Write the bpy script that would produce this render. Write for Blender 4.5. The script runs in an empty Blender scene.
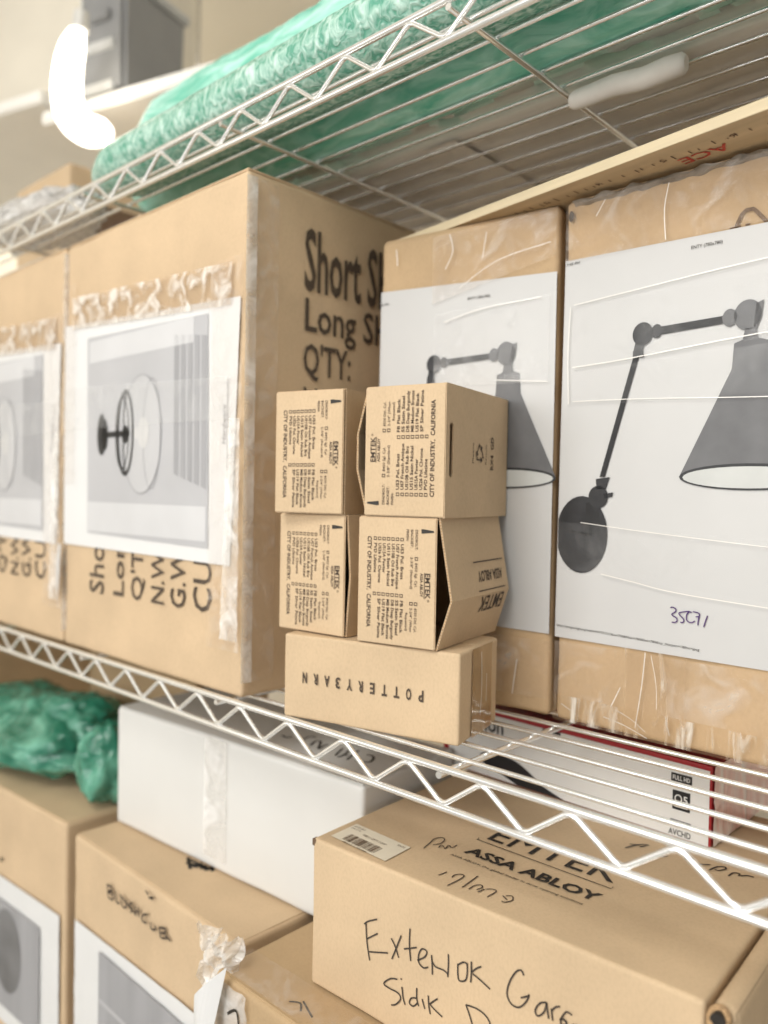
import bpy, bmesh, math, random
from mathutils import Vector, Matrix, noise

# ------------------------------------------------------------------ camera, world, lights, exposure
scene = bpy.context.scene
coll = scene.collection
cam_data = bpy.data.cameras.new('camera')
cam = bpy.data.objects.new('camera', cam_data)
coll.objects.link(cam)
scene.camera = cam
cam_data.sensor_fit = 'VERTICAL'
cam_data.sensor_height = 36.0
cam_data.lens = 791.0 / 1024.0 * 36.0
cam_data.clip_start = 0.02
cam_data.dof.use_dof = True
cam_data.dof.focus_distance = 0.75
cam_data.dof.aperture_fstop = 2.6
RX = Vector((0.7333, 0.6796, 0.0177)); RY = Vector((0.0292, -0.0054, -0.9996)); RZ = Vector((-0.6792, 0.7335, -0.0238))
cam.matrix_world = Matrix(((RX.x, -RY.x, -RZ.x, 0.0), (RX.y, -RY.y, -RZ.y, -0.56),
                           (RX.z, -RY.z, -RZ.z, 1.5), (0, 0, 0, 1)))

world = bpy.data.worlds.new('world')
scene.world = world
world.use_nodes = True
wb = world.node_tree.nodes['Background']
wb.inputs['Color'].default_value = (1.0, 1.0, 1.0, 1)
wb.inputs['Strength'].default_value = 0.38

def area_light(name, loc, target, sx, sy, power, color):
    d = bpy.data.lights.new(name, 'AREA')
    d.shape = 'RECTANGLE'; d.size = sx; d.size_y = sy; d.energy = power; d.color = color
    o = bpy.data.objects.new(name, d)
    o.location = loc
    o.rotation_euler = (Vector(target) - Vector(loc)).to_track_quat('-Z', 'Y').to_euler()
    coll.objects.link(o)
    return o
area_light('window_daylight', (-2.6, -2.2, 1.7), (-0.7, 0.0, 1.45), 1.2, 1.5, 7, (1.0, 1.0, 1.0))
area_light('room_daylight', (-0.7, -3.4, 2.1), (-0.6, 0.1, 1.4), 2.6, 1.7, 68, (1.0, 0.99, 0.97))
area_light('overhead_fill', (-0.2, -1.5, 3.15), (-0.4, 0.0, 1.2), 1.2, 1.2, 40, (1.0, 0.98, 0.94))  # added fill light that brightens the box tops; no known lamp there
area_light('far_wall_fill', (-3.1, 0.75, 3.22), (-3.5, 0.6, 1.5), 0.7, 0.7, 11, (1.0, 0.97, 0.90))  # added fill light for the far left wall, not an actual fitting

scene.view_settings.view_transform = 'Standard'
scene.view_settings.look = 'None'
scene.view_settings.gamma = 1.0
scene.view_settings.use_curve_mapping = False
scene.view_settings.exposure = 0.10

# ------------------------------------------------------------------ materials
MATS = {}
def nt(name):
    m = bpy.data.materials.new(name); m.use_nodes = True
    MATS[name] = m
    return m, m.node_tree.nodes, m.node_tree.links, m.node_tree.nodes['Principled BSDF']

def ramp(n, stops):
    r = n.new('ShaderNodeValToRGB')
    e = r.color_ramp.elements
    while len(e) < len(stops): e.new(0.5)
    for el, (p, c) in zip(e, stops):
        el.position = p
        el.color = c if len(c) == 4 else (*c, 1)
    return r

def plain(name, col, rough=0.6, metal=0.0, var=0.06, scale=30.0, spec=0.5, bump=0.0, stretch=(1, 1, 1)):
    m, n, l, b = nt(name)
    tc = n.new('ShaderNodeTexCoord'); mp = n.new('ShaderNodeMapping')
    mp.inputs['Scale'].default_value = stretch
    no = n.new('ShaderNodeTexNoise'); no.inputs['Scale'].default_value = scale; no.inputs['Detail'].default_value = 4
    l.new(tc.outputs['Object'], mp.inputs['Vector']); l.new(mp.outputs[0], no.inputs['Vector'])
    lo = tuple(max(0, c * (1 - var)) for c in col); hi = tuple(min(1, c * (1 + var)) for c in col)
    r = ramp(n, [(0.3, lo), (0.7, hi)])
    l.new(no.outputs['Fac'], r.inputs[0]); l.new(r.outputs[0], b.inputs['Base Color'])
    b.inputs['Roughness'].default_value = rough; b.inputs['Metallic'].default_value = metal
    b.inputs['Specular IOR Level'].default_value = spec
    if bump:
        bp = n.new('ShaderNodeBump'); bp.inputs['Strength'].default_value = bump; bp.inputs['Distance'].default_value = 0.002
        l.new(no.outputs['Fac'], bp.inputs['Height']); l.new(bp.outputs[0], b.inputs['Normal'])
    return m

def cardboard(name, col, flute='Z', fluting=0.05):
    m, n, l, b = nt(name)
    tc = n.new('ShaderNodeTexCoord')
    big = n.new('ShaderNodeTexNoise'); big.inputs['Scale'].default_value = 9; big.inputs['Detail'].default_value = 5
    fib = n.new('ShaderNodeTexNoise'); fib.inputs['Scale'].default_value = 420; fib.inputs['Detail'].default_value = 3
    mp = n.new('ShaderNodeMapping'); mp.inputs['Scale'].default_value = (1, 1, 0.6)
    wv = n.new('ShaderNodeTexWave'); wv.inputs['Scale'].default_value = 55; wv.inputs['Distortion'].default_value = 0.6
    wv.bands_direction = 'X' if flute == 'Z' else 'Z'
    for t in (big, wv): l.new(tc.outputs['Object'], t.inputs['Vector'])
    l.new(tc.outputs['Object'], mp.inputs['Vector']); l.new(mp.outputs[0], fib.inputs['Vector'])
    r = ramp(n, [(0.3, tuple(c * 0.90 for c in col)), (0.7, tuple(min(1, c * 1.07) for c in col))])
    l.new(big.outputs['Fac'], r.inputs[0])
    r2 = ramp(n, [(0.25, (0.93, 0.925, 0.92)), (0.55, (1, 1, 1)), (0.9, (1.03, 1.03, 1.03))])
    l.new(fib.outputs['Fac'], r2.inputs[0])
    mx = n.new('ShaderNodeMix'); mx.data_type = 'RGBA'; mx.blend_type = 'MULTIPLY'; mx.inputs['Factor'].default_value = 1
    l.new(r.outputs[0], mx.inputs['A']); l.new(r2.outputs[0], mx.inputs['B'])
    l.new(mx.outputs['Result'], b.inputs['Base Color'])
    b.inputs['Roughness'].default_value = 0.78; b.inputs['Specular IOR Level'].default_value = 0.25
    add = n.new('ShaderNodeMath'); add.operation = 'MULTIPLY_ADD'; add.inputs[1].default_value = fluting
    l.new(wv.outputs['Fac'], add.inputs[0]); l.new(fib.outputs['Fac'], add.inputs[2])
    bp = n.new('ShaderNodeBump'); bp.inputs['Strength'].default_value = 0.12; bp.inputs['Distance'].default_value = 0.001
    l.new(add.outputs[0], bp.inputs['Height']); l.new(bp.outputs[0], b.inputs['Normal'])
    return m

def film(name, base, streak, alpha0, alpha1, rough=0.14, scale=18, stretch=(1, 1, 1), bump=0.5, lo=0.45, hi=0.75, dist=0.004):
    """thin plastic film or sticky tape: clear where it lies flat, milky where it wrinkles"""
    m, n, l, b = nt(name)
    tc = n.new('ShaderNodeTexCoord'); mp = n.new('ShaderNodeMapping'); mp.inputs['Scale'].default_value = stretch
    no = n.new('ShaderNodeTexNoise'); no.inputs['Scale'].default_value = scale; no.inputs['Detail'].default_value = 5
    no.inputs['Distortion'].default_value = 1.2
    l.new(tc.outputs['Object'], mp.inputs['Vector']); l.new(mp.outputs[0], no.inputs['Vector'])
    r = ramp(n, [(lo, base), (hi, streak)])
    l.new(no.outputs['Fac'], r.inputs[0]); l.new(r.outputs[0], b.inputs['Base Color'])
    ra = ramp(n, [(lo, (alpha0,) * 3), (hi, (alpha1,) * 3)])
    l.new(no.outputs['Fac'], ra.inputs[0]); l.new(ra.outputs[0], b.inputs['Alpha'])
    b.inputs['Roughness'].default_value = rough
    bp = n.new('ShaderNodeBump'); bp.inputs['Strength'].default_value = bump; bp.inputs['Distance'].default_value = dist
    l.new(no.outputs['Fac'], bp.inputs['Height']); l.new(bp.outputs[0], b.inputs['Normal'])
    return m

cardboard('kraft', (0.60, 0.448, 0.288))
cardboard('kraft_warm', (0.55, 0.39, 0.230))
cardboard('kraft_pale', (0.62, 0.466, 0.300))
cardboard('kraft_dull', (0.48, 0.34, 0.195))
cardboard('kraft_inside', (0.36, 0.23, 0.12))
plain('corrugated_edge', (0.42, 0.27, 0.14), 0.9, var=0.5, scale=500)
plain('paper', (0.58, 0.575, 0.565), 0.45, var=0.02, scale=12)
plain('paper_bright', (0.72, 0.72, 0.715), 0.45, var=0.02, scale=12)
plain('white_card', (0.69, 0.685, 0.66), 0.5, var=0.03, scale=7, bump=0.05)
plain('label_paper', (0.74, 0.68, 0.55), 0.5, var=0.03)
plain('ink', (0.022, 0.018, 0.014), 0.6, var=0.3, scale=200)
plain('box_print', (0.075, 0.052, 0.034), 0.7, var=0.35, scale=400)
plain('ink_brown', (0.14, 0.085, 0.05), 0.7, var=0.3, scale=300)
plain('ink_red', (0.45, 0.06, 0.035), 0.7, var=0.3, scale=300)
plain('pen_violet', (0.07, 0.025, 0.14), 0.5)
plain('lamp_dark', (0.012, 0.012, 0.013), 0.5, var=0.5, scale=90)
plain('lamp_black', (0.022, 0.022, 0.024), 0.5, var=0.3, scale=60)
plain('lamp_grey', (0.14, 0.14, 0.144), 0.5, var=0.12, scale=40)
plain('lamp_pale', (0.56, 0.57, 0.55), 0.5, var=0.06, scale=30)
plain('photo_grey', (0.46, 0.46, 0.475), 0.4, var=0.06, scale=8)
plain('photo_mid', (0.33, 0.33, 0.345), 0.4, var=0.1, scale=30, stretch=(1, 1, 0.1))
plain('photo_light', (0.60, 0.60, 0.61), 0.4, var=0.05, scale=8)
plain('photo_dark', (0.16, 0.16, 0.165), 0.4, var=0.25, scale=12)
plain('wire', (0.93, 0.93, 0.92), 0.20, 0.82, var=0.03, scale=60)
plain('post_metal', (0.7, 0.7, 0.7), 0.25, 0.8, var=0.03)
plain('canon_white', (0.74, 0.735, 0.71), 0.35, var=0.02)
plain('canon_red', (0.40, 0.02, 0.025), 0.35, var=0.1)
plain('black_print', (0.015, 0.015, 0.017), 0.35)
plain('plank_face', (0.50, 0.37, 0.22), 0.7, var=0.12, scale=14, stretch=(0.3, 4, 4))
plain('plank_edge', (0.72, 0.60, 0.40), 0.7, var=0.06, scale=40, stretch=(0.3, 4, 4))
plain('grey_wrap', (0.90, 0.85, 0.79), 0.35, var=0.07, scale=9, stretch=(0.6, 4, 4), bump=0.3)
plain('pale_foam', (0.88, 0.83, 0.77), 0.7, var=0.06, scale=30, bump=0.3)
plain('bin_grey', (0.25, 0.25, 0.25), 0.5, var=0.08, scale=10)
plain('bin_trim', (0.50, 0.50, 0.49), 0.5, var=0.05)
plain('beige_box', (0.70, 0.65, 0.55), 0.7, var=0.05, scale=5)
plain('white_board', (0.86, 0.84, 0.79), 0.5, var=0.03, scale=6)
plain('wall_paint', (0.93, 0.87, 0.75), 0.8, var=0.03, scale=3)
plain('ceiling_paint', (0.74, 0.70, 0.62), 0.8, var=0.02, scale=3)
plain('concrete', (0.50, 0.48, 0.44), 0.7, var=0.12, scale=5)
plain('lamp_cap', (0.75, 0.74, 0.71), 0.4, 0.3)
film('tape_clear', (0.70, 0.55, 0.42), (0.93, 0.91, 0.88), 0.10, 0.34, 0.08, 26, (1, 1, 1), 0.45)
film('tape_worn', (0.55, 0.40, 0.26), (0.88, 0.84, 0.78), 0.30, 0.75, 0.12, 34, (1, 1, 1), 0.6, 0.42, 0.62)
film('tape_milky', (0.85, 0.82, 0.77), (0.96, 0.95, 0.93), 0.28, 0.72, 0.10, 22, (1, 1, 1), 0.7, 0.40, 0.68)
film('tape_brown', (0.42, 0.26, 0.12), (0.60, 0.44, 0.26), 0.75, 0.85, 0.10, 16, (1, 1, 0.3), 0.35)
film('tape_on_paper', (0.86, 0.86, 0.85), (0.95, 0.95, 0.95), 0.10, 0.40, 0.07, 14, (1, 1, 1), 0.25, 0.5, 0.85)
film('tape_paper_thin', (0.80, 0.80, 0.79), (0.95, 0.95, 0.95), 0.03, 0.20, 0.07, 14, (1, 1, 1), 0.25, 0.5, 0.85)
film('tape_glint_streak', (0.55, 0.38, 0.22), (0.92, 0.88, 0.80), 0.12, 0.70, 0.10, 34, (1.6, 1, 0.35), 0.8, 0.50, 0.70)  # pale streaks put the crumpled tape's highlights into the colour
plain('tape_crease_glare', (0.86, 0.83, 0.78), 0.15, var=0.02)  # whitish ribbons: air trapped under tape edges, plus glare lines painted as colour
plain('hand_ink', (0.055, 0.042, 0.032), 0.6, var=0.3, scale=200)
plain('photo_glass', (0.50, 0.50, 0.51), 0.4, var=0.05, scale=8)
plain('grey_ragged', (0.22, 0.19, 0.155), 0.4, var=0.35, scale=60)
film('green_film', (0.11, 0.35, 0.25), (0.60, 0.80, 0.71), 1, 1, 0.22, 60, (1.5, 2.5, 0.7), 0.8, 0.36, 0.72, 0.004)
film('mint_film', (0.15, 0.55, 0.41), (0.58, 0.93, 0.83), 1, 1, 0.25, 9, (1.2, 3.5, 3.5), 0.6, 0.36, 0.74, 0.01)
film('green_bag', (0.025, 0.17, 0.105), (0.18, 0.47, 0.34), 1, 1, 0.2, 13, (1, 1, 1), 0.9, 0.42, 0.72, 0.01)
film('clear_wrap', (0.62, 0.60, 0.57), (0.90, 0.89, 0.87), 0.55, 0.9, 0.12, 20, (2, 5, 5), 0.9, 0.35, 0.7, 0.008)
film('pink_wrap', (0.90, 0.56, 0.50), (0.96, 0.88, 0.83), 1, 1, 0.14, 15, (1, 1.8, 0.6), 0.5, 0.40, 0.62)
m, n, l, b = nt('lamp_glow')
b.inputs['Base Color'].default_value = (1, 0.97, 0.9, 1)
b.inputs['Emission Color'].default_value = (1.0, 0.93, 0.80, 1)
b.inputs['Emission Strength'].default_value = 4.5

def M(k): return MATS[k]

# ------------------------------------------------------------------ mesh helpers
class MB:
    def __init__(s): s.v = []; s.f = []
    def add(s, vs, fs):
        o = len(s.v); s.v += [tuple(p) for p in vs]; s.f += [tuple(i + o for i in f) for f in fs]
    def box(s, x0, y0, z0, x1, y1, z1):
        s.add([(x, y, z) for z in (z0, z1) for y in (y0, y1) for x in (x0, x1)],
              [(0, 2, 3, 1), (4, 5, 7, 6), (0, 1, 5, 4), (2, 6, 7, 3), (0, 4, 6, 2), (1, 3, 7, 5)])
    def tube(s, pts, r, seg=10, cap=True):
        pts = [Vector(p) for p in pts]; rings = []; N = len(pts)
        up = None
        for i, p in enumerate(pts):
            t = (pts[min(i + 1, N - 1)] - pts[max(i - 1, 0)]).normalized()
            if up is None:
                up = Vector((0, 0, 1)) if abs(t.z) < 0.9 else Vector((0, 1, 0))
            a = t.cross(up).normalized(); bb = a.cross(t).normalized(); up = bb
            rr = r[i] if isinstance(r, (list, tuple)) else r
            rings.append([p + a * rr * math.cos(2 * math.pi * k / seg) + bb * rr * math.sin(2 * math.pi * k / seg) for k in range(seg)])
        vs = [q for rg in rings for q in rg]
        fs = [(i * seg + k, i * seg + (k + 1) % seg, (i + 1) * seg + (k + 1) % seg, (i + 1) * seg + k) for i in range(N - 1) for k in range(seg)]
        s.add(vs, fs)
        if cap:
            s.add(rings[0], [tuple(range(seg))[::-1]]); s.add(rings[-1], [tuple(range(seg))])
    def grid(s, P, nu, nv):
        s.add([P(i / nu, j / nv) for j in range(nv + 1) for i in range(nu + 1)],
              [(j * (nu + 1) + i, j * (nu + 1) + i + 1, (j + 1) * (nu + 1) + i + 1, (j + 1) * (nu + 1) + i) for j in range(nv) for i in range(nu)])
    def slab(s, outline, lo, hi, holes=()):
        """outline (u,v) -> solid between mapping functions lo and hi"""
        n_ = len(outline)
        vs = [lo(*p) for p in outline] + [hi(*p) for p in outline]
        s.add(vs, [tuple(range(n_))[::-1], tuple(range(n_, 2 * n_))] + [(i, (i + 1) % n_, n_ + (i + 1) % n_, n_ + i) for i in range(n_)])
    def build(s, name, mat, parent=None, smooth=False, bevel=0, solid=0, sub=0):
        me = bpy.data.meshes.new(name); me.from_pydata(s.v, [], s.f)
        bm = bmesh.new(); bm.from_mesh(me)
        if bevel:
            bmesh.ops.bevel(bm, geom=[e for e in bm.edges if len(e.link_faces) == 2 and e.calc_face_angle(0) > 0.5], offset=bevel, segments=2, affect='EDGES')
        if solid:
            bmesh.ops.solidify(bm, geom=bm.faces[:], thickness=solid)
        bmesh.ops.recalc_face_normals(bm, faces=bm.faces[:])
        bm.to_mesh(me); bm.free()
        me.materials.append(M(mat))
        if smooth: me.polygons.foreach_set('use_smooth', [True] * len(me.polygons))
        o = bpy.data.objects.new(name, me); coll.objects.link(o)
        if parent: o.parent = parent
        if sub:
            md = o.modifiers.new('sub', 'SUBSURF'); md.levels = sub; md.render_levels = sub
        return o

def thing(name, label, cat, loc, yaw=0.0, group=None):
    o = bpy.data.objects.new(name, None); coll.objects.link(o)
    o.empty_display_size = 0.05
    o.location = loc; o.rotation_euler = (0, 0, math.radians(yaw))
    o['label'] = label; o['category'] = cat
    if group: o['group'] = group
    return o
def tag(o, label, cat, group=None):
    o['label'] = label; o['category'] = cat
    if group: o['group'] = group
    return o
def struct(o): o['kind'] = 'structure'; return o
def copy_tree(o, parent=None):
    c = o.copy(); coll.objects.link(c)
    if parent: c.parent = parent
    for ch in list(o.children): copy_tree(ch, c)
    return c

def rounded_box(mb, w, d, h, r=0.004, amp=0.0012, seed=0, nn=14, sag=0.0):
    """box 0..w,0..d,0..h with soft edges and small inward dents"""
    def params(L):
        k = [0, r * 0.35 / L, r * 0.8 / L, r * 1.3 / L, 3 * r / L]
        inner = [3 * r / L + (1 - 6 * r / L) * i / nn for i in range(1, nn)]
        return k + inner + [1 - q for q in reversed(k)]
    sz = (w, d, h)
    def P(p):
        q = Vector([min(max(p[i], r), sz[i] - r) for i in range(3)])
        dv = Vector(p) - q
        if dv.length > 1e-9: nrm = dv.normalized(); base = q + nrm * r
        else: nrm = Vector(); base = Vector(p)
        a = noise.noise(base * 7 + Vector((seed * 3.1, seed, 0))); b2 = noise.noise(base * 22 + Vector((seed, 0, seed * 1.7)))
        return base - nrm * (abs(a) * amp + abs(b2) * amp * 0.5)
    for ax in range(3):
        u, v = (ax + 1) % 3, (ax + 2) % 3
        pu, pv = params(sz[u]), params(sz[v])
        for side in (0, 1):
            vs = []
            for b_ in pv:
                for a_ in pu:
                    p = [0, 0, 0]; p[ax] = sz[ax] * side; p[u] = a_ * sz[u]; p[v] = b_ * sz[v]
                    vs.append(P(p))
            W = len(pu)
            fs = []
            for j in range(len(pv) - 1):
                for i in range(W - 1):
                    q = (j * W + i, j * W + i + 1, (j + 1) * W + i + 1, (j + 1) * W + i)
                    fs.append(q if side else q[::-1])
            mb.add(vs, fs)

def carton_body(parent, w, d, h, mat, r=0.004, amp=0.0012, seed=0, name='carton_body', nn=14):
    mb = MB(); rounded_box(mb, w, d, h, r, amp, seed, nn)
    o = mb.build(name, mat, parent, smooth=True)
    bm = bmesh.new(); bm.from_mesh(o.data); bmesh.ops.remove_doubles(bm, verts=bm.verts[:], dist=1e-5); bm.to_mesh(o.data); bm.free()
    return o

# ------------------------------------------------------------------ print: flat marks lying on a face
def F_front(e=0.0006, y=0.0): return lambda u, v: Vector((u, y - e, v))
def F_right(w, e=0.0006): return lambda u, v: Vector((w + e, u, v))
def F_top(h, e=0.0006): return lambda u, v: Vector((u, v, h + e))
_cache = {}
def text_mesh(body, bold=0.0):
    key = (body, bold)
    if key not in _cache:
        c = bpy.data.curves.new('t', 'FONT'); c.body = body; c.size = 1; c.resolution_u = 2; c.offset = bold
        o = bpy.data.objects.new('t', c); me = bpy.data.meshes.new_from_object(o)
        vs = [(v.co.x, v.co.y) for v in me.vertices]; fs = [tuple(p.vertices) for p in me.polygons]
        bpy.data.objects.remove(o); bpy.data.curves.remove(c); bpy.data.meshes.remove(me)
        _cache[key] = (vs, fs, max((p[0] for p in vs), default=0))
    return _cache[key]
def smooth_path(pts, k=4):
    if len(pts) < 3: return pts
    out = []
    P = [pts[0]] + list(pts) + [pts[-1]]
    for i in range(1, len(P) - 2):
        a, b, c, d = P[i - 1], P[i], P[i + 1], P[i + 2]
        for j in range(k):
            t = j / k
            out.append(tuple(0.5 * (2 * b[q] + (c[q] - a[q]) * t + (2 * a[q] - 5 * b[q] + 4 * c[q] - d[q]) * t * t + (3 * b[q] - a[q] - 3 * c[q] + d[q]) * t ** 3) for q in (0, 1)))
    out.append(pts[-1])
    return out
class Print(MB):
    def __init__(s, F): super().__init__(); s.F = F
    def text(s, body, u, v, cap, rot=0, width=None, bold=0.0, center=False, slant=0.0):
        vs, fs, W = text_mesh(body, bold)
        k = cap / 0.682; sx = k if width is None else width / max(W, 1e-6)
        ca, sa = math.cos(math.radians(rot)), math.sin(math.radians(rot))
        off = -W * sx / 2 if center else 0
        out = []
        for x, y in vs:
            X = x * sx + off + slant * y * k; Y = y * k
            out.append(s.F(u + X * ca - Y * sa, v + X * sa + Y * ca))
        s.add(out, fs); return s
    def poly(s, pts): s.add([s.F(*p) for p in pts], [tuple(range(len(pts)))]); return s
    def rect(s, u0, v0, u1, v1, rot=0): return s.poly([(u0, v0), (u1, v0), (u1, v1), (u0, v1)])
    def frame(s, u0, v0, u1, v1, t):
        s.rect(u0, v0, u1, v0 + t); s.rect(u0, v1 - t, u1, v1); s.rect(u0, v0 + t, u0 + t, v1 - t); s.rect(u1 - t, v0 + t, u1, v1 - t); return s
    def disc(s, u, v, ru, rv=None, n=28, rot=0):
        rv = rv or ru; c, d = math.cos(math.radians(rot)), math.sin(math.radians(rot))
        return s.poly([(u + ru * math.cos(a) * c - rv * math.sin(a) * d, v + ru * math.cos(a) * d + rv * math.sin(a) * c) for a in [2 * math.pi * i / n for i in range(n)]])
    def stroke(s, pts, w, smooth=True, closed=False):
        if smooth: pts = smooth_path(pts)
        N = len(pts); L, R = [], []
        for i, p in enumerate(pts):
            a = pts[max(i - 1, 0)]; b = pts[min(i + 1, N - 1)]
            dx, dy = b[0] - a[0], b[1] - a[1]; q = math.hypot(dx, dy) or 1
            nx, ny = -dy / q * w / 2, dx / q * w / 2
            L.append(s.F(p[0] + nx, p[1] + ny)); R.append(s.F(p[0] - nx, p[1] - ny))
        s.add(L + R, [(i, i + 1, N + i + 1, N + i) for i in range(N - 1)]); return s
    def strokes(s, sts, w):
        for st in sts: s.stroke(st, w)
        return s
    def ring(s, u, v, ru, rv, w, n=36):
        s.stroke([(u + ru * math.cos(2 * math.pi * i / n), v + rv * math.sin(2 * math.pi * i / n)) for i in range(n + 1)], w, smooth=False); return s
def sheet(F, u0, v0, u1, v1, name, mat, parent, jitter=0.0, n=(8, 8), seed=0, lift=0.0006, outline=None):
    """thin sheet (paper, tape) lying on a face; lift bulges it outward a little where it wrinkles"""
    mb = MB()
    nrm = (F(u0 + 0.01, v0) - F(u0, v0)).cross(F(u0, v0 + 0.01) - F(u0, v0)).normalized()
    rnd = random.Random(seed)
    def P(a, b):
        u = u0 + (u1 - u0) * a; v = v0 + (v1 - v0) * b
        if outline:
            (ax, ay), (bx, by), (cx, cy), (dx, dy) = outline
            u = (ax * (1 - a) + bx * a) * (1 - b) + (dx * (1 - a) + cx * a) * b
            v = (ay * (1 - a) + by * a) * (1 - b) + (dy * (1 - a) + cy * a) * b
        p = F(u, v)
        if jitter: p = p + nrm * (abs(noise.noise(Vector((u * 60 + seed, v * 60, seed)))) * jitter)
        return p
    mb.grid(P, *n)
    return mb.build(name, mat, parent, smooth=True)

# traced pen and marker strokes, in metres on their faces
EXT=[[(0.0739,0.0896),(0.0791,0.0943),(0.0903,0.1004)],[(0.0761,0.0911),(0.0778,0.0736),(0.0817,0.0564)],[(0.0777,0.0763),(0.0915,0.0869)],[(0.0807,0.0647),(0.0919,0.0685),(0.1046,0.0729)],[(0.1085,0.0888),(0.1136,0.0827),(0.118,0.0737)],[(0.1208,0.0961),(0.1149,0.0815),(0.1098,0.0691)],[(0.1311,0.1065),(0.1307,0.091),(0.1326,0.0763)],[(0.1243,0.0846),(0.1323,0.0884),(0.1395,0.0919)],[(0.1405,0.0802),(0.149,0.0868),(0.1512,0.0927),(0.1458,0.0931),(0.142,0.0865),(0.1421,0.0789),(0.1477,0.0761),(0.1531,0.079)],[(0.1567,0.0917),(0.1577,0.0812),(0.1579,0.074)],[(0.1576,0.0858),(0.1615,0.0827),(0.1702,0.0832),(0.1759,0.0815)],[(0.1754,0.0998),(0.1757,0.0901),(0.1752,0.0788)],[(0.1859,0.0955),(0.1861,0.0867),(0.1877,0.081),(0.1942,0.0837),(0.1961,0.0906),(0.1959,0.099)],[(0.1859,0.0943),(0.192,0.0992),(0.1966,0.0992)],[(0.2001,0.1031),(0.2004,0.0926),(0.1999,0.0843)],[(0.2004,0.0935),(0.2062,0.0996),(0.2107,0.1029)],[(0.2018,0.0929),(0.21,0.0906),(0.2201,0.0869)],[(0.2527,0.1124),(0.25,0.1158),(0.2449,0.112),(0.2393,0.1015),(0.2369,0.0903),(0.241,0.0834),(0.2489,0.0837),(0.2558,0.0919),(0.2581,0.0987)],[(0.2503,0.0924),(0.2582,0.0975)],[(0.2744,0.099),(0.2683,0.0957),(0.2641,0.0879),(0.2667,0.0843),(0.2722,0.0901),(0.2744,0.0984)],[(0.2744,0.099),(0.2752,0.0929),(0.2766,0.0865)],[(0.2788,0.0959),(0.2795,0.0906),(0.2803,0.0865)],[(0.2794,0.0945),(0.2824,0.0986),(0.2865,0.101)],[(0.2973,0.0986),(0.2926,0.0993),(0.2891,0.0944),(0.2874,0.0897),(0.2893,0.0854),(0.2952,0.0881)],[(0.1168,0.0524),(0.1086,0.0496),(0.1003,0.0415),(0.1071,0.0398),(0.118,0.0398),(0.1214,0.0355),(0.1158,0.0278),(0.11,0.0246)],[(0.1227,0.0477),(0.1246,0.0369),(0.1272,0.0322)],[(0.1209,0.0547),(0.1226,0.0548)],[(0.1404,0.054),(0.1406,0.0439),(0.1431,0.038)],[(0.1406,0.0445),(0.1342,0.0417),(0.132,0.0362),(0.1368,0.0352),(0.1415,0.0404)],[(0.1469,0.0466),(0.1485,0.0423),(0.1502,0.0386)],[(0.1538,0.0528),(0.1547,0.0438),(0.1565,0.0366)],[(0.1555,0.0453),(0.1607,0.0508),(0.1645,0.0543)],[(0.1563,0.0451),(0.1625,0.0425),(0.1701,0.04)],[(0.1954,0.0624),(0.1991,0.0558),(0.2029,0.047)],[(0.1954,0.0624),(0.2071,0.0639),(0.2166,0.0616),(0.2209,0.0552),(0.2128,0.047),(0.2037,0.0458)],[(0.1858,0.1308),(0.1865,0.1299)]]
TOPHW=[[(0.1013,0.0577),(0.0986,0.0719),(0.0961,0.083),(0.1002,0.0906),(0.1056,0.0879),(0.1074,0.0781),(0.1033,0.0707)],[(0.1117,0.0691),(0.1103,0.0752),(0.1137,0.0747),(0.1182,0.0715),(0.1161,0.0806),(0.1216,0.0783),(0.1222,0.0863)],[(0.146,0.0225),(0.1475,0.0271),(0.1484,0.0327)],[(0.1583,0.0275),(0.1573,0.0329),(0.1612,0.038),(0.1653,0.0371),(0.1657,0.0266),(0.1642,0.0116)],[(0.1749,0.0459),(0.1756,0.0318),(0.1762,0.0182)],[(0.1826,0.0196),(0.1827,0.0286),(0.1864,0.0334),(0.19,0.0308),(0.1884,0.0235)],[(0.1931,0.0292),(0.1916,0.0206)],[(0.1939,0.0299),(0.1985,0.0342),(0.2035,0.0329),(0.2027,0.0193)],[(0.2119,0.0305),(0.2187,0.027)],[(0.2139,0.0324),(0.2188,0.0354),(0.2226,0.0291),(0.2191,0.0218),(0.216,0.0218)]]
TOPHW2=[[(0.253,0.2113),(0.2589,0.214),(0.2635,0.2197),(0.2691,0.222)],[(0.2534,0.1994),(0.2572,0.2097),(0.2606,0.2155)],[(0.2636,0.2115),(0.2673,0.219)],[(0.307,0.2173),(0.3136,0.217)],[(0.3229,0.2144),(0.3313,0.2208)],[(0.3343,0.209),(0.3376,0.2205),(0.3432,0.2256),(0.3454,0.2216),(0.3415,0.2144),(0.3378,0.2134)],[(0.3521,0.2088),(0.3535,0.2183),(0.3587,0.2208),(0.3593,0.2154)],[(0.3609,0.2169),(0.3653,0.2221),(0.371,0.2227)],[(0.2836,0.2035),(0.2893,0.2061),(0.293,0.2108)]]
N35071=[[(0.1295,0.1376),(0.1316,0.1386),(0.1348,0.137),(0.1348,0.1347),(0.131,0.1312),(0.1358,0.1283),(0.1364,0.1256),(0.1343,0.1238),(0.1312,0.1238)],[(0.1487,0.1363),(0.1438,0.1355),(0.138,0.1331),(0.1424,0.1287),(0.1432,0.1265),(0.1417,0.1245),(0.1398,0.1249)],[(0.1507,0.1356),(0.148,0.1355),(0.1458,0.1325),(0.1459,0.128),(0.1483,0.1258),(0.1517,0.126),(0.1539,0.1278)],[(0.1518,0.1364),(0.156,0.136),(0.1583,0.1344),(0.1573,0.1294),(0.1569,0.124)],[(0.1546,0.1317),(0.1579,0.1325)],[(0.1659,0.1342),(0.1644,0.1295),(0.1626,0.1229)]]
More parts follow.
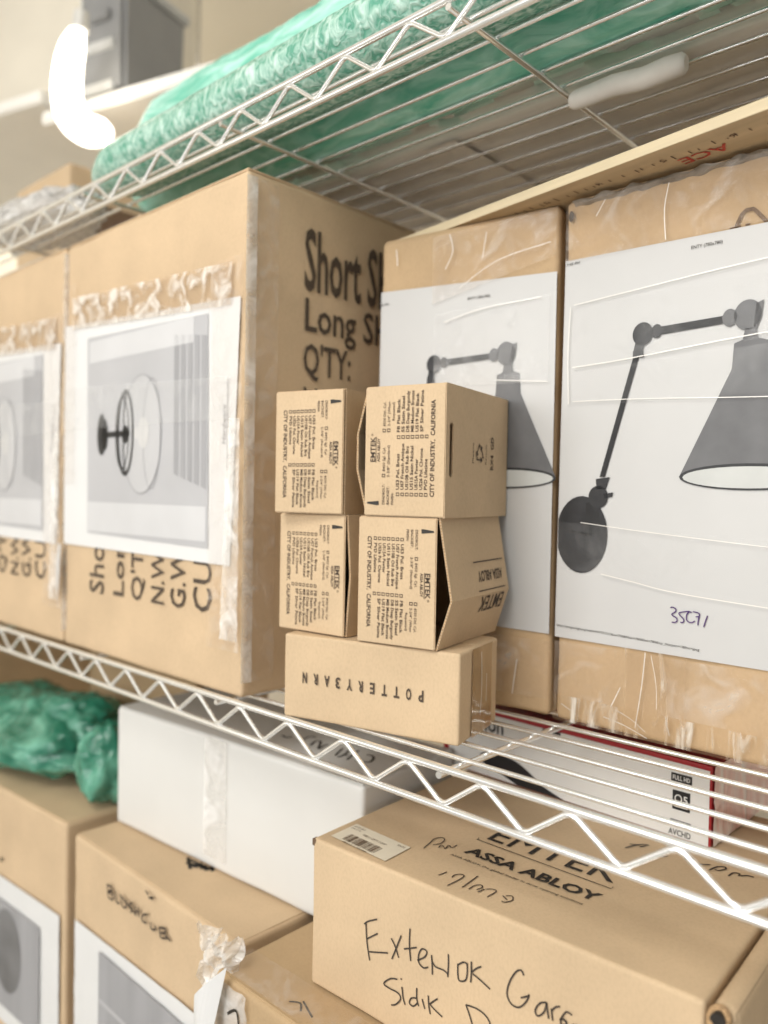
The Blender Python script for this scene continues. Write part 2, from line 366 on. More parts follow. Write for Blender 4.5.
CHINE=[[(0.2944,0.0677),(0.3065,0.0656),(0.3084,0.0734)],[(0.3279,0.0782),(0.3259,0.0834),(0.3287,0.092),(0.3349,0.0916)],[(0.3538,0.0632),(0.3461,0.0801),(0.3524,0.0839),(0.3708,0.0601),(0.367,0.0752),(0.3677,0.0825)],[(0.405,0.0555),(0.3979,0.0711),(0.393,0.0831)],[(0.4117,0.0529),(0.4115,0.0658),(0.4031,0.085)],[(0.4092,0.0636),(0.4169,0.0663)],[(0.4267,0.0538),(0.4195,0.0731),(0.4143,0.0906)],[(0.4366,0.0585),(0.4449,0.0602),(0.4527,0.0673),(0.4481,0.08),(0.4392,0.0866),(0.4323,0.0847)]]
BLUSH=[[(0.1087,0.3877),(0.1133,0.3701)],[(0.1087,0.3863),(0.121,0.3877),(0.1211,0.3818),(0.1119,0.3785),(0.1273,0.3781),(0.1244,0.3712),(0.114,0.3703)],[(0.1331,0.3862),(0.1364,0.3727),(0.1453,0.374)],[(0.1493,0.3833),(0.153,0.373),(0.1629,0.3753),(0.1627,0.3853)],[(0.1798,0.3874),(0.1686,0.3803),(0.18,0.3789),(0.1744,0.3725)],[(0.1855,0.3866),(0.1886,0.3736)],[(0.1862,0.3798),(0.1951,0.3803)],[(0.1939,0.3869),(0.1969,0.3754)],[(0.2185,0.3865),(0.2078,0.3823),(0.2041,0.3739),(0.2161,0.3744)],[(0.2267,0.3799),(0.2279,0.3721),(0.2374,0.3744),(0.2383,0.3803)],[(0.2477,0.3826),(0.2506,0.3687)],[(0.2477,0.3812),(0.262,0.3855),(0.2606,0.3795),(0.2499,0.3753)],[(0.2591,0.3789),(0.2743,0.3748)],[(0.118,0.3836),(0.1108,0.3736)],[(0.1451,0.3861),(0.1885,0.375)],[(0.2531,0.3698),(0.2683,0.3759)],[(0.2125,0.4162),(0.2207,0.4136)],[(0.2271,0.4146),(0.2303,0.4102)],[(0.2208,0.4095),(0.2324,0.4137)]]
MIDTOP=[[(0.1844,0.0783),(0.2165,0.0618)],[(0.19,0.0749),(0.2064,0.0781),(0.2171,0.0713),(0.2058,0.0684)],[(0.2104,0.0822),(0.2274,0.073)],[(0.2198,0.0829),(0.2339,0.0754),(0.231,0.0856),(0.2424,0.0798)],[(0.1963,0.0677),(0.2382,0.0843)]]

# ------------------------------------------------------------------ setting
def slab_obj(name, x0, y0, z0, x1, y1, z1, mat):
    mb = MB(); mb.box(x0, y0, z0, x1, y1, z1); return struct(mb.build(name, mat))
slab_obj('floor', -3.7, -4.5, -0.1, 2.6, 1.6, 0.0, 'concrete')
slab_obj('ceiling', -3.7, -4.5, 3.3, 2.6, 1.6, 3.4, 'ceiling_paint')
slab_obj('wall_left', -3.8, -4.5, 0.0, -3.7, 1.6, 3.3, 'wall_paint')
slab_obj('wall_back', -3.7, 1.5, 0.0, 2.6, 1.6, 3.3, 'wall_paint')

# ------------------------------------------------------------------ wire shelving rack
XL, XR, YB = -1.80, 0.30, 0.61
rack = thing('wire_shelving_rack', 'silver wire shelving rack with zigzag edge trusses carrying all the boxes', 'shelving rack', (0, 0, 0))
def zigzag(mb, axis, fixed, a0, a1, z0, z1, phase):
    pitch = 0.0861
    pts = []; k0 = math.floor((a0 - phase) / (pitch / 2)) + 1
    k = k0
    while phase + k * pitch / 2 < a1:
        a = phase + k * pitch / 2; z = z1 if k % 2 else z0
        for t in (-0.0055, 0.0, 0.0055):
            zz = z + (-1 if k % 2 else 1) * abs(t) * 0.32
            pts.append((a + t, fixed, zz) if axis == 'x' else (fixed, a + t, zz))
        k += 1
    mb.tube(pts, 0.0026, 8)
def shelf(b, phase, cross_x):
    m_ = MB(); r = 0.0036
    for z in (b, b + 0.0355):
        m_.tube([(XL, 0, z), (XR, 0, z)], r, 12); m_.tube([(XL, YB, z), (XR, YB, z)], r, 12)
        m_.tube([(XL, 0, z), (XL, YB, z)], r, 12); m_.tube([(XR, 0, z), (XR, YB, z)], r, 12)
    sh = m_.build('shelf', 'wire', rack, smooth=True)
    for ax, fx, a0, a1 in (('x', 0, XL + .02, XR - .02), ('x', YB, XL + .02, XR - .02), ('y', XL, .02, YB - .02), ('y', XR, .02, YB - .02)):
        z_ = MB(); zigzag(z_, ax, fx, a0, a1, b + 0.0045, b + 0.031, phase); z_.build('truss_wire', 'wire', sh, smooth=True)
    for cx in cross_x:
        c_ = MB(); c_.tube([(cx, -0.001, b + 0.0286), (cx, YB, b + 0.0286)], 0.0034, 12); c_.build('cross_rod', 'wire', sh, smooth=True)
    for k in range(14):
        y = 0.0345 + 0.0408 * k
        w_ = MB(); w_.tube([(XL, y, b + 0.0345), (XR, y, b + 0.0345)], 0.0025, 8); w_.build('deck_wire', 'wire', sh, smooth=True)
    for px_ in (XL, XR):
        for py_ in (0, YB):
            c_ = MB(); c_.tube([(px_, py_, b - 0.006), (px_, py_, b + 0.0415)], [0.0185, 0.0165], 16); c_.build('corner_collar', 'post_metal', sh, smooth=False)
CX = [-1.481, -1.1375, -0.794, -0.4505, -0.107, 0.235]
shelf(0.523, -0.4397, CX)
shelf(1.2165, -0.4397, [x + 0.006 for x in CX])
shelf(1.9065, -0.7119, CX)
for px_ in (XL, XR):
    for py_ in (0, YB):
        p_ = MB(); p_.tube([(px_, py_, 0.012), (px_, py_, 2.15)], 0.0127, 16)
        po = p_.build('post', 'post_metal', rack, smooth=True)
        f_ = MB(); f_.tube([(px_, py_, 0.0), (px_, py_, 0.014)], [0.019, 0.015], 14); f_.build('foot', 'bin_grey', po)
        f_ = MB(); f_.tube([(px_, py_, 2.15), (px_, py_, 2.158)], [0.0135, 0.010], 14); f_.build('post_cap', 'bin_grey', po)

# ------------------------------------------------------------------ big fixture cartons on the middle shelf
Z2 = 1.2545
def fixture_carton(loc, yaw, label):
    w, d, h = 0.4632, 0.44, 0.619
    t = thing('shipping_carton', label, 'box', loc, yaw, 'ceiling light cartons on the middle shelf')
    body = carton_body(t, w, d, h, 'kraft', 0.006, 0.0022, 3, nn=20)
    # top flaps with the centre seam
    for y0, y1 in ((0.004, d / 2 - 0.0015), (d / 2 + 0.0015, d - 0.004)):
        mb = MB(); mb.box(0.004, y0, h - 0.0005, w - 0.004, y1, h + 0.003); mb.build('top_flap', 'kraft', t, bevel=0.001)
    F = F_front(0.0014)
    p = sheet(F, -0.001, .157, .4475, .48, 'paper_sheet', 'paper_bright', t, 0.001, (20, 20), 4, outline=((0.001, 0.158), (0.4395, 0.1555), (0.4545, 0.4725), (0.001, 0.4955)))
    F2 = F_front(0.0026)
    q = Print(F2); q.poly([(.0765, .4685), (.390, .4615), (.3955, .1735), (.081, .179)]); pic = q.build('printed_photo', 'photo_grey', p)
    F3 = F_front(0.0029)
    q = Print(F3); q.rect(.083, .182, .39, .225); q.build('printed_photo_band', 'photo_light', p)
    q = Print(F3); q.rect(.084, .43, .36, .462); q.build('printed_photo_band', 'photo_light', p)
    q = Print(F3)
    for i in range(5):
        q.poly([(.315 + .0155 * i, .445 - .002 * i), (.326 + .0155 * i, .443 - .002 * i), (.328 + .0155 * i, .262 - .004 * i), (.317 + .0155 * i, .266 - .004 * i)])
    q.build('printed_curtain', 'photo_mid', p)
    F4 = F_front(0.0032)
    q = Print(F4); q.disc(.235, .320, .051, .081); q.build('printed_glass_shade', 'photo_glass', p)
    F5 = F_front(0.0035)
    q = Print(F5); q.ring(.235, .320, .051, .081, .0016); q.ring(.262, .32, .022, .074, .0010); q.build('printed_glass_rim', 'photo_mid', p)
    q = Print(F5); q.disc(.241, .3218, .015, .021); q.disc(.222, .3218, .006, .009); q.build('printed_bulb', 'paper', p)
    F6 = F_front(0.0038)
    q = Print(F6); q.disc(.124, .3235, .0125, .030); q.disc(.134, .3225, .008, .022); q.rect(.124, .3185, .205, .3265); q.disc(.193, .321, .0095, .0125)
    q.ring(.1925, .3235, .021, .058, .0048); q.ring(.184, .3235, .018, .050, .0022)
    q.stroke([(.193, .38), (.188, .345), (.193, .325)], .003); q.stroke([(.193, .267), (.188, .30), (.193, .32)], .003)
    q.build('printed_ceiling_lamp', 'lamp_dark', p)
    q = Print(F3); q.strokes([[(.433, .26), (.4325, .38)]], .0012); q.text('Hardware', .4295, .30, .008, 90, slant=.2); q.build('pencil_note', 'photo_mid', p)
    # side writing running up under the paper
    for s_, u, cp, wd in (('Short', .128, .042, .112), ('Long', .186, .028, .105), ("Q'TY", .238, .030, .10), ('N.W', .292, .031, .072), ('G.W', .343, .034, .078), ('CUFT', .40, .038, .12)):
        q = Print(F_front(0.0008)); q.text(s_, u, .088 + .004 * (u - .1) / .3, cp, 90, width=wd, bold=0.006); q.build('printed_text', 'box_print', t)
    for s_, v, cp, wd, bo in (('Short SHADE', .4975, .0735, .246, .016), ('Long SHADE', .4465, .0395, .246, .012), ("Q'TY:", .3925, .0375, .082, .010), ('N.W.:', .338, .0375, .082, .010), ('G.W.:', .284, .0375, .082, .010)):
        q = Print(F_right(w, 0.0012)); q.text(s_, .0865, v, cp, 0, width=wd, bold=bo); q.build('printed_text', 'box_print', t)
    # tape
    sheet(F_front(0.0044), .398, .055, .4625, .52, 'tape_strip', 'tape_clear', t, 0.0022, (14, 60), 5)
    sheet(F_front(0.0062), .405, .07, .462, .33, 'tape_strip', 'tape_milky', t, 0.0035, (16, 60), 15, outline=((.428, .068), (.4625, .068), (.4625, .33), (.440, .33)))  # extra milky strip paints the glare on the lower part of the clear tape
    sheet(F_right(w, 0.0022), -.003, .02, .045, .61, 'tape_strip', 'tape_clear', t, 0.002, (8, 60), 6)
    sheet(F_right(w, 0.0040), -.004, .02, .011, .61, 'tape_strip', 'tape_milky', t, 0.002, (5, 60), 16)
    sheet(F_front(0.0040), .02, .472, .43, .535, 'tape_strip', 'tape_worn', t, 0.002, (50, 10), 7, outline=((.03, .487), (.44, .464), (.44, .515), (.03, .535)))
    sheet(F_front(0.0050), -.002, .25, .042, .555, 'tape_strip', 'tape_clear', t, 0.002, (8, 50), 9)
    sheet(F_front(0.0046), .22, .33, .44, .385, 'tape_strip', 'tape_on_paper', t, 0.0012, (30, 8), 10, outline=((.0, .335), (.44, .33), (.44, .38), (.0, .40)))
    sheet(F_top(h, 0.0036), .0, d / 2 - .03, w, d / 2 + .03, 'tape_strip', 'tape_clear', t, 0.001, (30, 6), 11)
    return t
fc = fixture_carton((-1.2110, 0.0105, Z2), -0.55, 'big cardboard carton showing its side marked Short and Long, with taped ceiling lamp photo')
fc2 = copy_tree(fc); fc2.location = (-1.2110 - 0.4690, 0.0150, Z2)
fc2['label'] = 'big cardboard carton beside the one marked Short, its lamp photo partly showing'
t_ = MB(); t_.add([(.455, -.0075, .12), (.475, -.009, .155), (.468, -.009, .16), (.462, -.008, .075), (.4725, -.011, .085)], [(0, 3, 4, 1), (0, 1, 2)])
t_.build('loose_paper_tab', 'paper', fc2)

# ------------------------------------------------------------------ wall lamp cartons
def lamp_picture(parent, ox, oy, s, F0):
    """printed photo of a black jointed wall lamp; ox,oy,s place it on its paper"""
    def FF(e): 
        return lambda u, v: F0(ox + u * s, oy + v * s, e)
    AX = .1985
    q = Print(FF(.0006))
    L = [(.1931, .394), (.1834, .3905), (.1820, .367), (.1796, .362), (.1607, .3218), (.1354, .2684)]
    q.poly([(u, v) for u, v in L] + [(2 * AX - u, v) for u, v in reversed(L)])
    sh = q.build('printed_lamp_shade', 'lamp_grey', parent)
    q = Print(FF(.0008)); q.disc(AX, .2665, .064, .0125); q.build('printed_shade_rim', 'lamp_black', parent)
    q = Print(FF(.0010)); q.disc(AX, .2660, .0605, .0102); q.build('printed_shade_inside', 'lamp_pale', parent)
    q = Print(FF(.0008))
    q.poly([(.0555, .2665), (.0495, .2665), (.0856, .3945), (.0918, .394)])                       # lower arm
    q.poly([(.1095, .4075), (.179, .4105), (.179, .4178), (.1095, .4155)])                          # upper arm
    q.build('printed_lamp_arm', 'lamp_dark', parent)
    q = Print(FF(.0011))
    q.poly([(.0452, .2644), (.0612, .2665), (.057, .2539), (.0466, .2538)]); q.disc(.0485, .2455, .0112, .0118); q.poly([(.055, .249), (.0655, .2505), (.0645, .246), (.056, .244)])
    q.build('printed_lamp_joint', 'lamp_black', parent)
    q = Print(FF(.0011)); q.disc(.0935, .4105, .0108, .0118); q.disc(.1082, .4115, .0056, .0070); q.poly([(.084, .394), (.094, .394), (.0965, .402), (.086, .403)])
    q.poly([(.0835, .3875), (.0955, .387), (.0945, .394), (.0835, .3945)])
    q.build('printed_lamp_joint', 'lamp_black', parent)
    q = Print(FF(.0012))
    q.disc(.179, .4150, .0068, .0082); q.disc(.1952, .4155, .0125, .0140); q.poly([(.2025, .425), (.2090, .4275), (.2075, .415), (.2035, .4015), (.2005, .404)])
    q.poly([(.1932, .4035), (.2032, .403), (.2052, .393), (.1912, .393)])
    q.build('printed_lamp_joint', 'lamp_grey', parent)
    q = Print(FF(.0007))
    pts = [(.0295 + .0305 * math.cos(a), .205 + .0412 * math.sin(a)) for a in [2 * math.pi * i / 32 for i in range(32)]]
    q.poly([(max(u, .0015), v) for u, v in pts])
    q.build('printed_wall_plate', 'lamp_black', parent)
    q = Print(FF(.0009)); q.poly([(.0335, .2385), (.0485, .243), (.0535, .2), (.0500, .2), (.047, .206), (.0335, .206), (.018, .209), (.018, .2065), (.034, .204), (.0345, .2385)])
    q.build('printed_plate_shadow', 'lamp_dark', parent)

def lamp_carton(loc, yaw, w, h, label, paper, pic, seed):
    d = 0.33
    t = thing('lamp_carton', label, 'box', loc, yaw, 'wall lamp cartons on the middle shelf')
    carton_body(t, w, d, h, 'kraft_warm', 0.007, 0.0025, seed, nn=20)
    for y0, y1 in ((0.004, d / 2 - 0.0015), (d / 2 + 0.0015, d - 0.004)):
        mb = MB(); mb.box(0.005, y0, h - 0.0028, w - 0.005, y1, h + 0.0002); mb.build('top_flap', 'kraft_warm', t, bevel=0.0008)
    F0 = lambda u, v, e: Vector((u, -0.0020 - e, v))
    Fp = F_front(0.0016)
    p = sheet(Fp, 0, .09, .3, .5, 'paper_sheet', 'paper', t, 0.0, (24, 24), seed, outline=paper)
    lamp_picture(p, *pic, F0)
    q = Print(F_front(0.0026)); k = pic[2]
    q.text('ENTY (780x780)', pic[0] + .1403 * k, pic[1] + .486 * k, .0032, 0, width=.030); q.build('printed_text', 'ink', p)
    q = Print(F_front(0.0026)); q.text('7:42 PM', pic[0] + .004 * k, pic[1] + .4945 * k, .0028, 0, width=.016)
    q.build('printed_text', 'ink', p)
    q = Print(F_front(0.0026)); q.text('https://images/lighting/wall/H/WT5/1/1?&w=700&Main=780&hei=780&op_sharpen=1&fmt=jpeg', pic[0] + .002, pic[1] + .1035 * k, .0024, -1.6, width=.157)
    q.build('printed_text', 'ink', p)
    return t
lr = lamp_carton((-.4491, .2073, Z2), -.72, .42, .566, 'wider cardboard carton with wall lamp photo and 35071 written in violet pen', ((-.0005, .0915), (.31, .0898), (.31, .4955), (.0025, .5005)), (0, 0, 1), 21)
HWQ = N35071
q = Print(F_front(0.0030)); q.strokes(HWQ, .0011); q.build('pen_number', 'pen_violet', lr)
q = Print(F_front(0.0010)); q.stroke([(.181, .498), (.1865, .5095), (.190, .5125), (.1965, .5125), (.200, .509), (.2095, .497)], .0035, smooth=False); q.stroke([(.176, .4985), (.186, .4988)], .002); q.stroke([(.19, .499), (.194, .499)], .002)
q.build('printed_mark', 'ink_brown', lr)
sheet(F_front(.0040), .004, .395, .40, .448, 'tape_strip', 'tape_paper_thin', lr, .0010, (40, 8), 31, outline=((.010, .3835), (.40, .40), (.40, .455), (.010, .449)))
sheet(F_front(.0040), .004, .33, .40, .38, 'tape_strip', 'tape_paper_thin', lr, .0010, (40, 8), 32, outline=((.010, .342), (.40, .345), (.40, .395), (.010, .379)))
sheet(F_front(.0040), .02, .16, .40, .22, 'tape_strip', 'tape_paper_thin', lr, .0010, (40, 8), 33, outline=((.001, .168), (.40, .14), (.40, .20), (.001, .218)))
sheet(F_front(.0050), .002, .03, .41, .088, 'tape_strip', 'tape_clear', lr, .0020, (50, 10), 34)
sheet(F_front(.0056), .085, .002, .148, .092, 'tape_strip', 'tape_glint_streak', lr, .0040, (14, 20), 35)
sheet(F_front(.0060), .002, .002, .41, .030, 'tape_strip', 'tape_glint_streak', lr, .0030, (60, 6), 36)
sheet(F_front(.0044), .004, .498, .41, .560, 'tape_strip', 'tape_clear', lr, .0022, (50, 10), 37)
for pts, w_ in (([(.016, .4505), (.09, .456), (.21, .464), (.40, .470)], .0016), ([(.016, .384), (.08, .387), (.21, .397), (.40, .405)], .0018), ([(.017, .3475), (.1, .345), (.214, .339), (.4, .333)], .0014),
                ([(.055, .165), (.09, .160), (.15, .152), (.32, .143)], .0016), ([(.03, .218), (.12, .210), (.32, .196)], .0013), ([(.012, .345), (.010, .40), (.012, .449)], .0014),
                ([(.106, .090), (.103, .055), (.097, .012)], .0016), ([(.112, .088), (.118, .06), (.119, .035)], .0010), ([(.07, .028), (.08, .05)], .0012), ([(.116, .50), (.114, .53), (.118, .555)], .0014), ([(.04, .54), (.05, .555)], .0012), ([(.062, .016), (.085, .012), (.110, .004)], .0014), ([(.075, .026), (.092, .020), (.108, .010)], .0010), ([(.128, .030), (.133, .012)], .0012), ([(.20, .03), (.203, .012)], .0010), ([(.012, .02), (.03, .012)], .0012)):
    Print(F_front(.0055)).stroke(pts, w_ * .6).build('tape_crease_glare', 'tape_crease_glare', lr)
mb = MB(); mb.grid(lambda a_, b_: (.012 + .39 * a_, .002 - .009 * b_ - .004 * noise.noise(Vector((a_ * 30, b_ * 3, 1))), .5560 + .0055 * b_ + .0035 * noise.noise(Vector((a_ * 26, b_ * 2, 5)))), 90, 5)
mb.build('torn_tape_edge', 'grey_ragged', lr, smooth=True)
q = Print(F_front(.003)); q.disc(.009, .547, .0032, .006); q.build('torn_corner_hole', 'ink', lr)

ll = lamp_carton((-.6985, .1800, Z2), 7.13, .2431, .566, 'narrower cardboard carton with wall lamp photo, behind the small box stack', ((.0015, .0975), (.2415, .0925), (.2415, .4925), (.003, .501)), (-.0045, .011, .955), 22)
sheet(F_front(.0040), .075, .372, .2415, .566, 'tape_strip', 'tape_on_paper', ll, .0018, (22, 26), 41, outline=((.085, .375), (.235, .372), (.235, .468), (.085, .463)))
sheet(F_front(.0050), .085, .46, .2415, .563, 'tape_strip', 'tape_clear', ll, .0030, (22, 16), 42, outline=((.082, .475), (.2420, .51), (.2425, .562), (.082, .556)))
sheet(F_front(.0040), .002, .02, .2425, .085, 'tape_strip', 'tape_clear', ll, .0020, (30, 10), 43)
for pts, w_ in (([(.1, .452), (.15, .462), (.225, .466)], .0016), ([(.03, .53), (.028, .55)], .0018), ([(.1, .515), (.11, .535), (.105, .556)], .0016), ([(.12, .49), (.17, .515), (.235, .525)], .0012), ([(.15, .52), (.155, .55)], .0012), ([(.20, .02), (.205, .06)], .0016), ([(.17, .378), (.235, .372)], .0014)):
    Print(F_front(.0055)).stroke(pts, w_ * .6).build('tape_crease_glare', 'tape_crease_glare', ll)

# ------------------------------------------------------------------ flat plank lying on the lamp cartons
pk = thing('plank', 'long flat board with pale front edge and red stamp, lying on the wall lamp cartons', 'board', (-.700, .213, 1.8214), -9.4)
mb = MB(); mb.box(0, 0.0012, 0, .98, .22, .0105); mb.build('board', 'plank_face', pk)
mb = MB(); mb.box(0, 0, 0.0002, .98, .0016, .0103); mb.build('pale_edge', 'plank_edge', pk)
Fb = lambda u, v: Vector((u, .06 - v, -.0006))
q = Print(Fb); q.text('ACE', .432, .028, .014, 180, width=.048, bold=.012, center=False); q.build('red_stamp', 'ink_red', pk)
q = Print(Fb); rnd = random.Random(4)
for i in range(40):
    u = .12 + .012 * i + rnd.random() * .008
    q.rect(u, .030 + rnd.random() * .004, u + .0012, .036 + rnd.random() * .006)
    if i % 6 == 3: q.text(str(i // 6 + 2), u, .040, .007, 180, bold=.01)
q.build('ruler_marks', 'ink_brown', pk)

# ------------------------------------------------------------------ small lever boxes, stacked
LEFT_COL = ['US3 Pol. Brass', 'US7 French Antique', 'US10B Oil Rub Brz', 'US15 Satin Nickel', 'US15A Pewter', 'US26 Pol. Chrome', 'PVD Lifetime']
RIGHT_COL = ['FB Flat Black', 'SS Satin Steel', 'DB Deep Burgundy', 'MB Medium Bronze', 'US19 Flat Black', 'SP Silver Patina', '']
def end_print(w, h, parent, flip):
    """the whole finish list of the end panel; a runs along the text, b down from its top line"""
    if flip:   F = lambda a, b: Vector((w * (1 - b), -0.0006, h * (1 - a)))        # reads downwards
    else:      F = lambda a, b: Vector((w * b, -0.0006, h * a))                     # reads upwards
    def FF(u, v): return F(u, 1 - v)                                               # u,v in 0..1, v up
    kx, ky = 1 / h, 1 / w
    class PP(Print):
        def text(s, body, u, b, cap, width, bold=0.0, slant=0):
            vs, fs, W = text_mesh(body, bold)
            sx = width / max(W, 1e-6); sy = cap / 0.682
            s.add([F(u + x * sx, b - y * sy) for x, y in vs], fs)
        def rect(s, u0, b0, u1, b1): s.add([F(u0, b0), F(u1, b0), F(u1, b1), F(u0, b1)], [(0, 1, 2, 3)])
        def check(s, u, b, sz=.026):
            du, db = sz, sz * h / w * 1.05; t = .0055
            s.rect(u, b - db, u + du, b - db + t); s.rect(u, b - t, u + du, b); s.rect(u, b - db, u + t, b); s.rect(u + du - t, b - db, u + du, b)
    q = PP(None)
    q.text('EMTEK', .415, .135, .058, .195, .014); q.text('®', .617, .11, .025, .02)
    q.rect(.415, .143, .612, .150)
    q.text('ASSA ABLOY', .42, .198, .034, .18, .012)
    q.text('DEADBOLT:', .09, .265, .030, .155, .008); q.check(.30, .268); q.text('8450 Sgl. Cyl.', .345, .265, .030, .185, .004)
    q.check(.645, .268); q.text('8550 Dbl. Cyl.', .69, .265, .030, .185, .004)
    q.text('BACKSET:', .09, .322, .030, .14, .008); q.text('2-3/8" (Standard)', .30, .322, .030, .245, .004)
    q.check(.645, .325); q.text('2-3/4" (When', .69, .322, .030, .185, .004); q.text('Requested)', .73, .378, .030, .14, .004)
    q.text('FINISH:', .09, .378, .030, .09, .008)
    for i in range(7):
        b = .445 + .0575 * i
        q.check(.158, b + .006); q.text(LEFT_COL[i], .205, b, .036, .0195 * len(LEFT_COL[i]), .012)
        q.check(.592, b + .006)
        if RIGHT_COL[i]: q.text(RIGHT_COL[i], .64, b, .036, .0195 * len(RIGHT_COL[i]), .012)
    t = 'CITY OF INDUSTRY, CALIFORNIA'
    q.text('CITY OF INDUSTRY,', .155, .875, .050, .425, .016); q.text('CALIFORNIA', .61, .875, .050, .265, .016)
    q.build('printed_finish_list', 'box_print', parent)
    m_ = PP(None); m_.add([F(.095, .045), F(.108, .04), F(.118, .19), F(.088, .195), F(.085, .17)], [(0, 1, 2, 3, 4)]); m_.build('marker_dash', 'ink', parent)

def bulge_fn(h, prof):
    def f(v):
        z = min(max(v / h, 0), 1)
        for (a, x), (b, y) in zip(prof, prof[1:]):
            if a <= z <= b: return x + (y - x) * (z - a) / max(b - a, 1e-9)
        return 0
    return f
def side_panel(parent, w, d, h, side, prof, mat='kraft', y0=0.004):
    fn = bulge_fn(h, prof); t = .0022
    mb = MB()
    zs = sorted({round(p * h, 5) for p, _ in prof})
    sg = 1 if side == 'right' else -1
    X = w if side == 'right' else 0
    pr = []
    for z in zs: pr.append((X + sg * fn(z), z))
    for z in reversed(zs): pr.append((X + sg * (fn(z) - t), z))
    n_ = len(pr)
    mb.add([(x, y0, z) for x, z in pr] + [(x, d, z) for x, z in pr],
           [tuple(range(n_)), tuple(range(n_, 2 * n_))[::-1]] + [(i, (i + 1) % n_, n_ + (i + 1) % n_, n_ + i) for i in range(n_)])
    o = mb.build('side_panel', mat, parent)
    # corrugated front edge of the panel: a row of flutes between its two liners
    e = MB(); k = 0; Lz = zs[-1]
    nfl = 46
    for i in range(nfl):
        z = (i + .5) / nfl * Lz; x = X + sg * (fn(z) - t / 2)
        e.box(x - t * .32, y0 - .0004, z - .0008, x + t * .32, y0 + .0004, z + .0008)
    e.build('corrugated_edge', 'corrugated_edge', o)
    return o, fn
def lever_box(loc, yaw, w, d, h, flip, label, left=None, right=None, slot=False):
    t = thing('lever_box', label, 'box', loc, yaw, 'small door hardware boxes in the stack')
    th = .0024
    mb = MB(); mb.box(0.001, 0.004, 0, w - .001, d, th); mb.build('bottom_panel', 'kraft', t)
    mb = MB(); mb.box(0.001, 0.002, h - th, w - .001, d, h); mb.build('top_panel', 'kraft', t, bevel=.0008)
    mb = MB(); mb.box(0.001, d - th, th, w - .001, d, h - th); mb.build('back_panel', 'kraft', t)
    mb = MB(); mb.box(0, 0, 0.0006, w - (.001 if right else 0), .0028, h - .0008); ep = mb.build('end_panel', 'kraft_pale', t, bevel=.0009)
    end_print(w, h, ep, flip)
    flat = [(0, 0), (1, 0)]
    lo, _ = side_panel(t, w, d, h, 'left', left or flat)
    if slot:
        # right panel with a real punched hand slot near its front edge
        c = bpy.data.curves.new('slot', 'CURVE'); c.dimensions = '2D'; c.fill_mode = 'BOTH'; c.extrude = .0011
        def spl(pts):
            s = c.splines.new('POLY'); s.points.add(len(pts) - 1); s.use_cyclic_u = True
            for p_, (a, b) in zip(s.points, pts): p_.co = (a, b, 0, 1)
        spl([(0.001, 0), (d, 0), (d, h), (0.001, h)])
        r_, u0, v0, v1 = .0050, .0135, .045, .089
        hole = [(u0 + r_ * math.cos(a), v1 + r_ * math.sin(a)) for a in [math.pi * i / 8 for i in range(9)]] + [(u0 + r_ * math.cos(a), v0 + r_ * math.sin(a)) for a in [math.pi + math.pi * i / 8 for i in range(9)]]
        spl(hole)
        co = bpy.data.objects.new('slot', c); me = bpy.data.meshes.new_from_object(co)
        rp = MB(); rp.add([(w - .0011 + v.co.z, v.co.x, v.co.y) for v in me.vertices], [tuple(p.vertices) for p in me.polygons])
        bpy.data.objects.remove(co); bpy.data.curves.remove(c); bpy.data.meshes.remove(me)
        ro = rp.build('side_panel', 'kraft', t)
        fl = MB(); fl.box(w - .006, u0 - .0018, v0 - .002, w - .0036, u0 + .0042, v1 + .002); fl.build('slot_flap', 'kraft', ro, bevel=.0006)
        q = Print(F_right(w, .0006))
        cx, cy, R_ = .082, .0665, .0125
        for i in range(3):     # recycling arrows
            a = math.radians(90 + 120 * i); b = math.radians(90 + 120 * (i + 1))
            A = (cx + R_ * math.cos(a), cy + R_ * math.sin(a)); B_ = (cx + R_ * math.cos(b), cy + R_ * math.sin(b))
            L = lambda k: (A[0] + (B_[0] - A[0]) * k, A[1] + (B_[1] - A[1]) * k)
            q.stroke([L(.12), L(.62)], .0016, smooth=False); q.stroke([L(.12), (cx + R_ * .55 * math.cos(a), cy + R_ * .55 * math.sin(a)), ], .0012, smooth=False)
            dx, dy = (B_[0] - A[0]), (B_[1] - A[1]); ln = math.hypot(dx, dy); nx, ny = -dy / ln * .0034, dx / ln * .0034
            e0 = L(.60); e1 = L(.86); q.poly([(e0[0] + nx, e0[1] + ny), e1, (e0[0] - nx, e0[1] - ny)])
        q.text('Please', .0665, .0555, .0035, 90, width=.022); q.text('Recycle', .1000, .0555, .0035, 90, width=.022)
        q.text('RX4  GD', .119, .050, .0075, 90, width=.036, bold=.012)
        q.build('printed_recycling_mark', 'box_print', ro)
    else:
        ro, fn = side_panel(t, w, d, h, 'right', right or flat)
    return t, ro
Z3 = Z2 + .0918
bx_d, ro = lever_box((-.5737, .0217, Z3), 11.63, .0914, .147, .1300, True, 'small hardware box resting on the lowest box, its side panel sprung open', right=[(0, 0), (.38, .0155), (1, .001)])
fn = bulge_fn(.13, [(0, 0), (.38, .0155), (1, .001)])
q = Print(lambda u, v: Vector((.0914 + fn(v) + .0007, u, v)))
q.text('ASSA ABLOY', .132, .0735, .0105, 180, width=.062, bold=.014)
q.text('EMTEK', .136, .0470, .0165, 180, width=.062, bold=.006)
q.stroke([(.067, .0535), (.136, .0535)], .0012, smooth=False); q.stroke([(.062, .0835), (.138, .0835)], .0012, smooth=False)
q.build('printed_text', 'box_print', ro)
lever_box((-.6916, .0149, Z3), 5.5, .0965, .140, .1300, True, 'small hardware box resting on the lowest box, beside the sprung-open one', right=[(0, 0), (.5, .005), (1, 0)])
Z4 = Z3 + .1303
